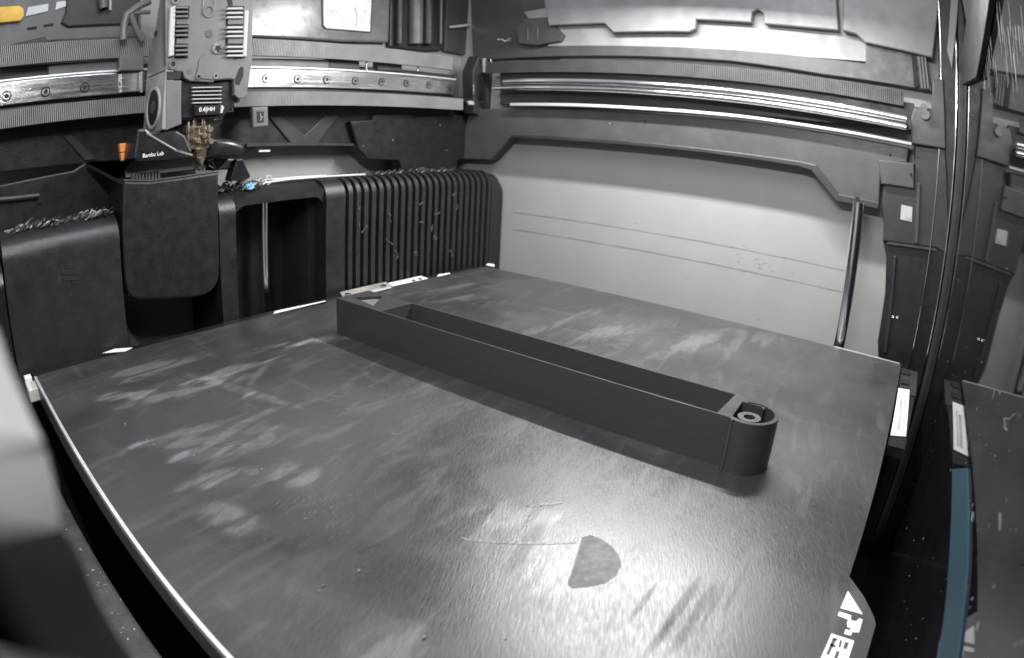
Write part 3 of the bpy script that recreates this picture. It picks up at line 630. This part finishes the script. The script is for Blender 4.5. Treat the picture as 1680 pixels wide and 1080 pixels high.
# build plate
def bed_material():
    m = bpy.data.materials.new('worn_build_plate'); m.use_nodes = True; nt = m.node_tree; N = nt.nodes; L = nt.links; b = N['Principled BSDF']
    tc = N.new('ShaderNodeTexCoord')
    def noise_(scale, detail, stretch, rot=0, loc=(0, 0, 0), dist=0):
        mp = N.new('ShaderNodeMapping'); mp.vector_type = 'TEXTURE'; mp.inputs['Scale'].default_value = stretch; mp.inputs['Rotation'].default_value = (0, 0, rot); mp.inputs['Location'].default_value = loc
        L.new(tc.outputs['Object'], mp.inputs[0]); n = N.new('ShaderNodeTexNoise'); n.inputs['Scale'].default_value = scale; n.inputs['Detail'].default_value = detail; n.inputs['Distortion'].default_value = dist
        L.new(mp.outputs[0], n.inputs['Vector']); return n.outputs['Fac']
    def rng(src, a, b_, c, d):
        r = N.new('ShaderNodeMapRange'); r.interpolation_type = 'SMOOTHSTEP'
        for i, v in enumerate((a, b_, c, d)): r.inputs[i + 1].default_value = v
        L.new(src, r.inputs[0]); return r.outputs[0]
    def mth(op, a, b_):
        x = N.new('ShaderNodeMath'); x.operation = op
        for i, v in enumerate((a, b_)):
            if isinstance(v, (int, float)): x.inputs[i].default_value = v
            else: L.new(v, x.inputs[i])
        return x.outputs[0]
    def blob(cx, cy, rx, ry, rot, soft=.35, wob=.35):
        """stain mask: an ellipse (mm, plate coordinates) with a ragged edge"""
        mp = N.new('ShaderNodeMapping'); mp.vector_type = 'TEXTURE'
        mp.inputs['Location'].default_value = (cx * S, cy * S, 0); mp.inputs['Rotation'].default_value = (0, 0, rot); mp.inputs['Scale'].default_value = (rx * S, ry * S, 1)
        L.new(tc.outputs['Object'], mp.inputs[0])
        sx = N.new('ShaderNodeSeparateXYZ'); L.new(mp.outputs[0], sx.inputs[0])
        d = mth('SQRT', mth('ADD', mth('MULTIPLY', sx.outputs[0], sx.outputs[0]), mth('MULTIPLY', sx.outputs[1], sx.outputs[1])), 0)
        d = mth('ADD', d, mth('MULTIPLY', mth('SUBTRACT', nz, .5), wob * 2))
        return rng(d, 1 - soft, 1 + soft, 1, 0)
    nz = noise_(130, 7, (2.2, 1, 1), rot=.2, dist=.6)
    big = noise_(14, 4, (1, 1, 1), dist=.6)
    smear = noise_(110, 10, (4, 1, 1), rot=.15, dist=1.0)        # wiping marks, mostly along x
    smear2 = noise_(90, 5, (1, 3, 1), rot=.2, loc=(.3, .1, 0), dist=.8)
    fine = noise_(2300, 4, (9, 1, 1), rot=.5)              # brushed grain
    c = mth('ADD', rng(big, .3, .7, .026, .042), rng(smear, .5, .78, 0, .018))
    c = mth('ADD', c, rng(smear2, .58, .78, 0, .02))
    rough = mth('ADD', .365, rng(big, .3, .7, -.05, .06))
    rough = mth('ADD', rough, rng(smear, .45, .7, 0, .06))
    PLc = 180.75, 165  # plate object origin (mm)
    # (cx, cy, rx, ry, rot, colour add, roughness add, softness, wobble)
    def pz(u, v): p = at(u, v, 'z', 0); return p.x - PLx, p.y - PLy
    stains = [
      (230, 610, 10, 30, 1.5, .055, .18, .4, .5), (190, 650, 5, 9, 1.4, .07, .2, .3, .4), (232, 648, 5, 9, 1.4, .07, .2, .3, .4),
      (300, 640, 8, 30, 1.5, .06, .15, .4, .7), (360, 612, 5, 30, 1.4, .06, .15, .4, .7), (395, 640, 3, 34, .3, .05, .15, .5, .6),
      (340, 720, 10, 30, 1.2, .05, .12, .5, .9), (245, 728, 3, 8, 1.3, .10, .2, .3, .6), (325, 748, 5, 12, 1.2, .09, .2, .4, .8),
      (370, 785, 6, 18, 1.2, .08, .15, .4, .9), (490, 780, 7, 9, 0, .07, .15, .4, .8), (375, 850, 6, 12, .3, .06, .12, .4, .8),
      (500, 860, 16, 26, .9, -.012, -.03, .4, .5), (330, 790, 14, 40, 1.2, -.008, -.03, .5, .6), (560, 930, 14, 26, .5, -.012, -.03, .3, .5),
      (790, 868, 3, 12, -.9, .07, .0, .4, .7), (850, 850, 7, 12, .5, .08, -.02, .4, 1.0), (905, 845, 3, 14, 1.1, .07, -.02, .4, .8), (870, 885, 2, 18, -1.3, -.02, .1, .3, .5),
      (880, 905, 4, 7, .2, .05, .0, .5, 1.0), (840, 790, 9, 10, .2, -.015, .12, .4, .7), (630, 1062, 11, 9, .2, .05, .1, .25, .6), 
      (760, 490, 6, 20, 1.3, .05, .1, .5, .8), (1000, 545, 8, 30, 1.2, .04, .1, .5, .9), (1200, 560, 20, 40, 1.2, .03, .1, .5, .9),
      (1340, 700, 26, 30, .3, -.012, .12, .3, .5), (520, 560, 4, 26, 1.2, .06, .12, .4, .7), (900, 620, 8, 12, .2, .02, .1, .5, .5), (1290, 760, 20, 16, .3, -.008, .12, .5, .5),
    ]
    stains = [(*pz(a[0], a[1]), *a[2:]) for a in stains]
    def seg(u0, v0, u1, v1, w, dc, dr, so=.5, wo=.6):
        a = pz(u0, v0); b_ = pz(u1, v1)
        stains.append(((a[0] + b_[0]) / 2, (a[1] + b_[1]) / 2, math.dist(a, b_) / 2 * 1.15, w, math.atan2(b_[1] - a[1], b_[0] - a[0]), dc, dr, so, wo))
    seg(404, 668, 412, 625, 2.2, .04, .1); seg(410, 630, 445, 590, 2.2, .04, .1); seg(440, 592, 500, 562, 2.5, .04, .1); seg(490, 565, 556, 548, 3, .04, .1)
    for q_ in ((1085, 1040, 1140, 960, 1.2), (1110, 1060, 1170, 965, 1.4), (1150, 1030, 1195, 945, .9), (1060, 1075, 1100, 1020, 1.2), (1190, 1000, 1230, 920, .8), (1040, 1010, 1075, 960, .8)):
        seg(*q_, -.012, .09, .4, 1.0)
    seg(245, 725, 470, 668, 3, .03, .1, .5, .9); seg(345, 765, 470, 700, 3.5, .03, .1, .5, .9); seg(480, 735, 600, 690, 3, .02, .08, .5, .8)
    seg(890, 540, 1010, 500, 4, .03, .1); seg(690, 480, 800, 462, 4, .03, .1); seg(1060, 590, 1180, 545, 5, .02, .08, .6, .9)
    for (x, y, rx, ry, rot, dc, dr, so, wo) in stains:
        k = blob(x, y, rx, ry, rot, so, wo)
        tex = mth('MULTIPLY', k, mth('MULTIPLY', rng(smear, .43, .56, .05, 1), rng(fine, .3, .7, .6, 1.3)))
        c = mth('ADD', c, mth('MULTIPLY', tex, dc * .68)); rough = mth('ADD', rough, mth('MULTIPLY', k, dr))
    rough = mth('ADD', rough, rng(fine, .3, .7, -.05, .05))
    c = mth('MAXIMUM', c, .012)
    cc = N.new('ShaderNodeCombineColor'); L.new(c, cc.inputs[0]); L.new(c, cc.inputs[1]); L.new(mth('MULTIPLY', c, 1.07), cc.inputs[2])
    L.new(cc.outputs[0], b.inputs['Base Color'])
    rough = mth('MAXIMUM', rough, .2); L.new(rough, b.inputs['Roughness'])
    b.inputs['Metallic'].default_value = 0.0; b.inputs['Specular IOR Level'].default_value = .68
    bp = N.new('ShaderNodeBump'); bp.inputs['Strength'].default_value = .2; bp.inputs['Distance'].default_value = .00025
    h = mth('ADD', mth('MULTIPLY', fine, .8), mth('MULTIPLY', noise_(1500, 5, (3, 1, 1), rot=.45), .6)); L.new(h, bp.inputs['Height']); L.new(bp.outputs[0], b.inputs['Normal'])
    return m
PLx, PLy = 180.75, 165.0
plate = bpy.data.objects.new('build_plate', None); 
def rc_poly(x0, x1, y0, y1, r):
    P = []
    for cx, cy, a in ((x1 - r, y1 - r, 0), (x0 + r, y1 - r, 1), (x0 + r, y0 + r, 2), (x1 - r, y0 + r, 3)):
        for k in range(5): t = (a + k / 4) * math.pi / 2; P.append((cx + r * math.cos(t), cy + r * math.sin(t)))
    return P
P = rc_poly(0, 361.5, 0, 330, 3)
# front tab: between x = 123 and the left, stepping out to y = -12
tabpts = [(122.6, -.2), (115, -6.5), (107, -11.5), (104, -12.6), (20, -12.6), (12, -6), (8, 0)]
P = P[:15] + [(8, 0), (12, -6), (20, -12.6), (104, -12.6), (107, -11.5), (115, -6.5), (122.6, 0)] + P[15:]
mb = MB(); mb.prism([Vector((a, b, -1.2)) for a, b in P], (0, 0, 1.2)).build
plate = empty('build_plate', (PLx, PLy, -1.2), 'dark worn steel build plate with pale glue smudges and a bright left edge', 'build plate')
psurf = mb.build('plate_sheet', None, plate)
# give the sheet its own origin at the plate centre so that the stains sit in plate coordinates
psurf.data.materials.append(bed_material())
MB().box(-1.3, 0.0, 1, 329, -1.6, .25).build('bright_edge', M_rim, plate)
MB().box(361.6, 362.4, 1, 49, -1.2, .3).build('bright_edge', M_rim, plate)
# white triangle, blocks and printed box on the tab
def decal(name, px, m=M_white, z=.06): return flatpx(name, px, z, .06, m, plate)
decal('warning_triangle', [(1391, 970), (1415, 1008), (1379, 998)])
decal('tab_mark', [(1377, 1004), (1396, 1010), (1396, 1018), (1405, 1020), (1409, 1015), (1415, 1017), (1409, 1038), (1398, 1037), (1396, 1043), (1385, 1040), (1387, 1033), (1395, 1035), (1396, 1031), (1390, 1029), (1390, 1021), (1392, 1017), (1374, 1010)])
decal('tab_label', [(1364, 1040), (1401, 1052), (1388, 1092), (1344, 1086)])
for px in ([(1367, 1046), (1374, 1048), (1373, 1052), (1365, 1050)], [(1362, 1056), (1372, 1059), (1370, 1063), (1361, 1060)], [(1366, 1048), (1372, 1050), (1360, 1075), (1355, 1074)], [(1378, 1050), (1382, 1051), (1379, 1063), (1375, 1062)], [(1386, 1053), (1393, 1055), (1389, 1066), (1383, 1064)], [(1372, 1068), (1378, 1069), (1373, 1084), (1367, 1083)]):
    decal('label_stroke', px, M_ink, .14)
# thin film left by an earlier print: a half moon with one straight side, and a ghost triangle
M_film = mat('film_residue', (.07, .07, .073), .56, spec=.4, bump=.15, var=.2, scale=200)
decal('film_patch', [(955, 882), (968, 878), (985, 884), (1003, 896), (1016, 912), (1019, 928), (1010, 945), (992, 957), (965, 963), (938, 965), (931, 958), (938, 938), (946, 912)], M_film, .02)
M_film2 = mat('film_residue_pale', (.085, .085, .087), .4, spec=.5, bump=.4, var=.5, scale=160)
decal('film_patch', [(752, 880), (770, 884), (820, 888), (900, 890), (945, 888), (945, 891), (890, 894), (815, 892), (765, 887)], M_film2, .02)
decal('film_patch', [(858, 829), (880, 826), (918, 824), (922, 826), (905, 829), (870, 832)], M_film2, .02)
# crumbs on the plate
q = random.Random(5); mb = MB()
for (u, v) in [(205, 697), (240, 722), (252, 730), (318, 748), (328, 745), (430, 770), (375, 775), (570, 673), (588, 938), (695, 1048), (645, 712), (830, 1048), (1240, 640), (1170, 622), (525, 970), (530, 962), (870, 702), (500, 853)]:
    p = at(u, v, 'z', .1); mb.box(p.x - q.uniform(.1, .3), p.x + q.uniform(.1, .6), p.y - .2, p.y + q.uniform(.1, .4), 0, q.uniform(.2, .6))
mb.build('crumb', M_dust, None, label='tiny pale plastic crumbs scattered over the build plate', cat='crumbs', kind='stuff')

# ================================================================== THE PRINTED BAR
pr = empty('printed_bar', (176, 160, 0), 'long dark grey printed bar standing on the plate, screw pocket at each end', 'printed part')
HB = 19.5
def bool_cut(base, cutters):
    for c in cutters:
        md = base.modifiers.new('cut', 'BOOLEAN'); md.operation = 'DIFFERENCE'; md.object = c; md.solver = 'EXACT'
    bpy.context.view_layer.update()
    me = bpy.data.meshes.new_from_object(base.evaluated_get(bpy.context.evaluated_depsgraph_get()))
    base.modifiers.clear(); old = base.data; base.data = me
    for c in cutters: bpy.data.objects.remove(c)
near = [at(560, 487, 'z', HB), at(760, 552, 'z', HB), at(1165, 667, 'z', HB), at(1206, 690, 'z', HB)]
far = [at(1249, 656, 'z', HB), at(900, 563, 'z', HB), at(640, 487, 'z', HB)]
ang = 0.012
def bl(x, y): return Vector((x + (y - 60) * ang, y, 0))
x0, x1 = 164.5, 187.5
body = [bl(x1, 272), bl(x0, 272), bl(x0, 55), bl(x0 + 3, 52), bl(x1 - 3, 52), bl(x1, 55)]
bb = MB().prism(body, (0, 0, HB), 0).build('bar_body', M_bar, pr)
c1 = MB().prism([Vector((p.x, p.y, HB - 13)) for p in ats([(1199, 686), (1218, 659), (1250, 668), (1262, 690), (1235, 698)], 'z', HB)], (0, 0, 30)).build('c1', None)
c2 = MB().prism([Vector((p.x, p.y, HB - 9)) for p in ats([(580, 488), (628, 486), (613, 502)], 'z', HB)], (0, 0, 30)).build('c2', None)
c3 = MB().prism([bl(x0 + .9, 66), bl(x1 - 1.0, 66), bl(x1 - 1.0, 236), bl(x0 + .9, 236)], (0, 0, 30)).build('c3', None)
c3.location.z += (HB - 9) * S
bool_cut(bb, [c1, c2, c3])
# rounded end boss, slightly proud of the side face
ctr = Vector((173.2, 55.2, 0)); arc = []
for k in range(25):
    t = math.radians(150 + k * 235 / 24); arc.append(ctr + Vector((11.2 * math.cos(t), 10.8 * math.sin(t), 0)))
mb = MB(); outer = [p.copy() for p in arc]; inner = [ctr + (p - ctr) * .84 for p in arc]
n = len(outer); V = []
for a, b in zip(outer, inner): V.append([mb.bm.verts.new(a), mb.bm.verts.new(a + Vector((0, 0, HB + .4))), mb.bm.verts.new(b + Vector((0, 0, HB + .4))), mb.bm.verts.new(b)])
for i in range(n - 1):
    for k in range(4): l = (k + 1) % 4; mb.bm.faces.new((V[i][k], V[i + 1][k], V[i + 1][l], V[i][l]))
mb.bm.faces.new(V[0]); mb.bm.faces.new(V[-1][::-1])
mb.build('end_shell', M_bar, pr, True)
MB().tube([Vector((162.6, 59.2, .2)), Vector((162.6, 59.2, HB + .3))], .45, 8).build('edge_bead', M_beam, pr, True)  # lighter bead paints the light caught along the shell's upright edge
rg = at(1229, 686, 'z', HB); MB().ring(Vector((rg.x, rg.y, 2)), (0, 0, 1), 2.2, 4.4, HB - 1.6, 30).build('screw_ring', M_dgrey, pr, True)
mb = MB().prism([Vector((p.x, p.y, HB - 8)) for p in ats([(590, 490), (612, 488), (622, 488), (612, 500)], 'z', HB)], (0, 0, 7)).build('pocket_web', M_grey, pr)

# ================================================================== DOOR
YD = -23
dr = empty('glass_door', (250, YD, -100), 'dark glass front door on the right, mirroring the plate and speckled with dust', 'door')
MB().box(-90, 386, YD - 4, YD, DEEP, 250).build('glass_pane', M_glass, dr)
q = random.Random(21); mb = MB()
for k in range(110):
    u = q.uniform(1440, 1680); v = q.uniform(430, 1080); p = at(u, v, 'y', YD)
    if p.x > 380: continue
    r = q.choice((.04, .05, .07, .08, .14)); mb.box(p.x - r, p.x + r, YD, YD + .15, p.z - r, p.z + r * q.uniform(1, 4))
for (pts_) in ([(1664, 680), (1656, 688), (1648, 686), (1648, 702), (1652, 706)], [(1596, 840), (1594, 855)], [(1640, 842), (1640, 870)], [(1606, 1020), (1602, 1034)], [(1632, 640), (1628, 655)]):
    mb.tube([at(u, v, 'y', YD + .2) for u, v in pts_], .12, 4)
mb.build('dust', M_dust, dr, kind='stuff')
mb = MB()
for k in range(70):
    u = q.uniform(1605, 1680); v = q.uniform(0, 120); L_ = q.uniform(15, 60); p = at(u, v, 'y', YD); p2 = at(u + L_ * .1, v + L_, 'y', YD)
    p.y = YD + .1; p2.y = YD + .1; mb.tube([p, p2], .035, 4)
mb.build('smear_streaks', M_inkg, dr, kind='stuff')
bsx = [at(1577, 766, 'y', YD).x, at(1550, 766, 'y', YD).x]
mb = MB().prism(ats([(1562, 770), (1586, 768), (1588, 850), (1586, 930), (1578, 1010), (1568, 1090), (1536, 1090), (1550, 1000), (1558, 900), (1561, 830)], 'y', YD + .6), (0, -.5, 0)).build('blue_glass_image', M_blue, dr, label='long blue image seen in the glass, added as a strip')  # stands in for a blue image seen in the glass
# door edge trims: vertical bright-edged profiles at the hinge side
post = empty('door_post', (386, -14, -100), 'vertical door post with bright trim lines beside the glass', 'post')
MB().box(386, 412, YD - 6, YD + 3, DEEP, 250, 1).build('post_body', M_dgrey, post)
MB().box(388, 402, YD + 3.2, -6, DEEP, 250, 1).build('post_inner', M_black, post)
for (x, y, r) in ((386.8, YD + 4.5, .6), (387.0, -7, .5)):
    MB().cyl((x, y, -140), (x, y, 240), r, n=10).build('trim_line', M_chrome, post, True)
MB().prism(ats([(1590, -10), (1624, -10), (1601, 127), (1577, 140), (1573, 117)], 'y', YD + 3), (0, -2.5, 0), .5).build('dark_wedge', M_black, post)  # dark wedge shape set just inside the glass plane
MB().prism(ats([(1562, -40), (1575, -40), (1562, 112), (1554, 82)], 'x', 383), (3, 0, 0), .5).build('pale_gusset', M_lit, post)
# ================================================================== NEAR HOUSING at the left edge, out of focus
nh = empty('near_housing', (-33, 30, 60), 'blurred cream and black housing close to the lens at the left edge', 'housing')
def wedge(name, contour, m, d0=20, d1=44):
    """contour pixels on the far side; the face slopes back towards the lens on its left"""
    mb = MB(); R_ = [at(u, v, 'y', d1) for u, v in contour]; L2 = [at(u - 150, v, 'y', d0) for u, v in contour]; B_ = [p + Vector((-14, 12, 0)) for p in R_]
    V = [[mb.bm.verts.new(p) for p in row] for row in (L2, R_, B_)]
    for a, b in zip(V, V[1:]):
        for i in range(len(contour) - 1): mb.bm.faces.new((a[i], a[i + 1], b[i + 1], b[i]))
    mb.bm.faces.new([r[0] for r in V]); mb.bm.faces.new([r[-1] for r in V][::-1])
    return mb.build(name, m, nh, True)
wedge('upper_shell', [(-6, 540), (14, 600), (40, 660), (58, 700), (70, 724)], M_housing)
wedge('groove', [(70, 724), (76, 742)], M_grey)
wedge('lower_shell', [(76, 742), (88, 790), (96, 840), (96, 872)], M_housing)
wedge('dark_foot', [(98, 868), (118, 890), (138, 930), (160, 985), (190, 1040), (230, 1100)], mat('matte_black', (.008, .008, .009), .8, spec=.08, specks=0))
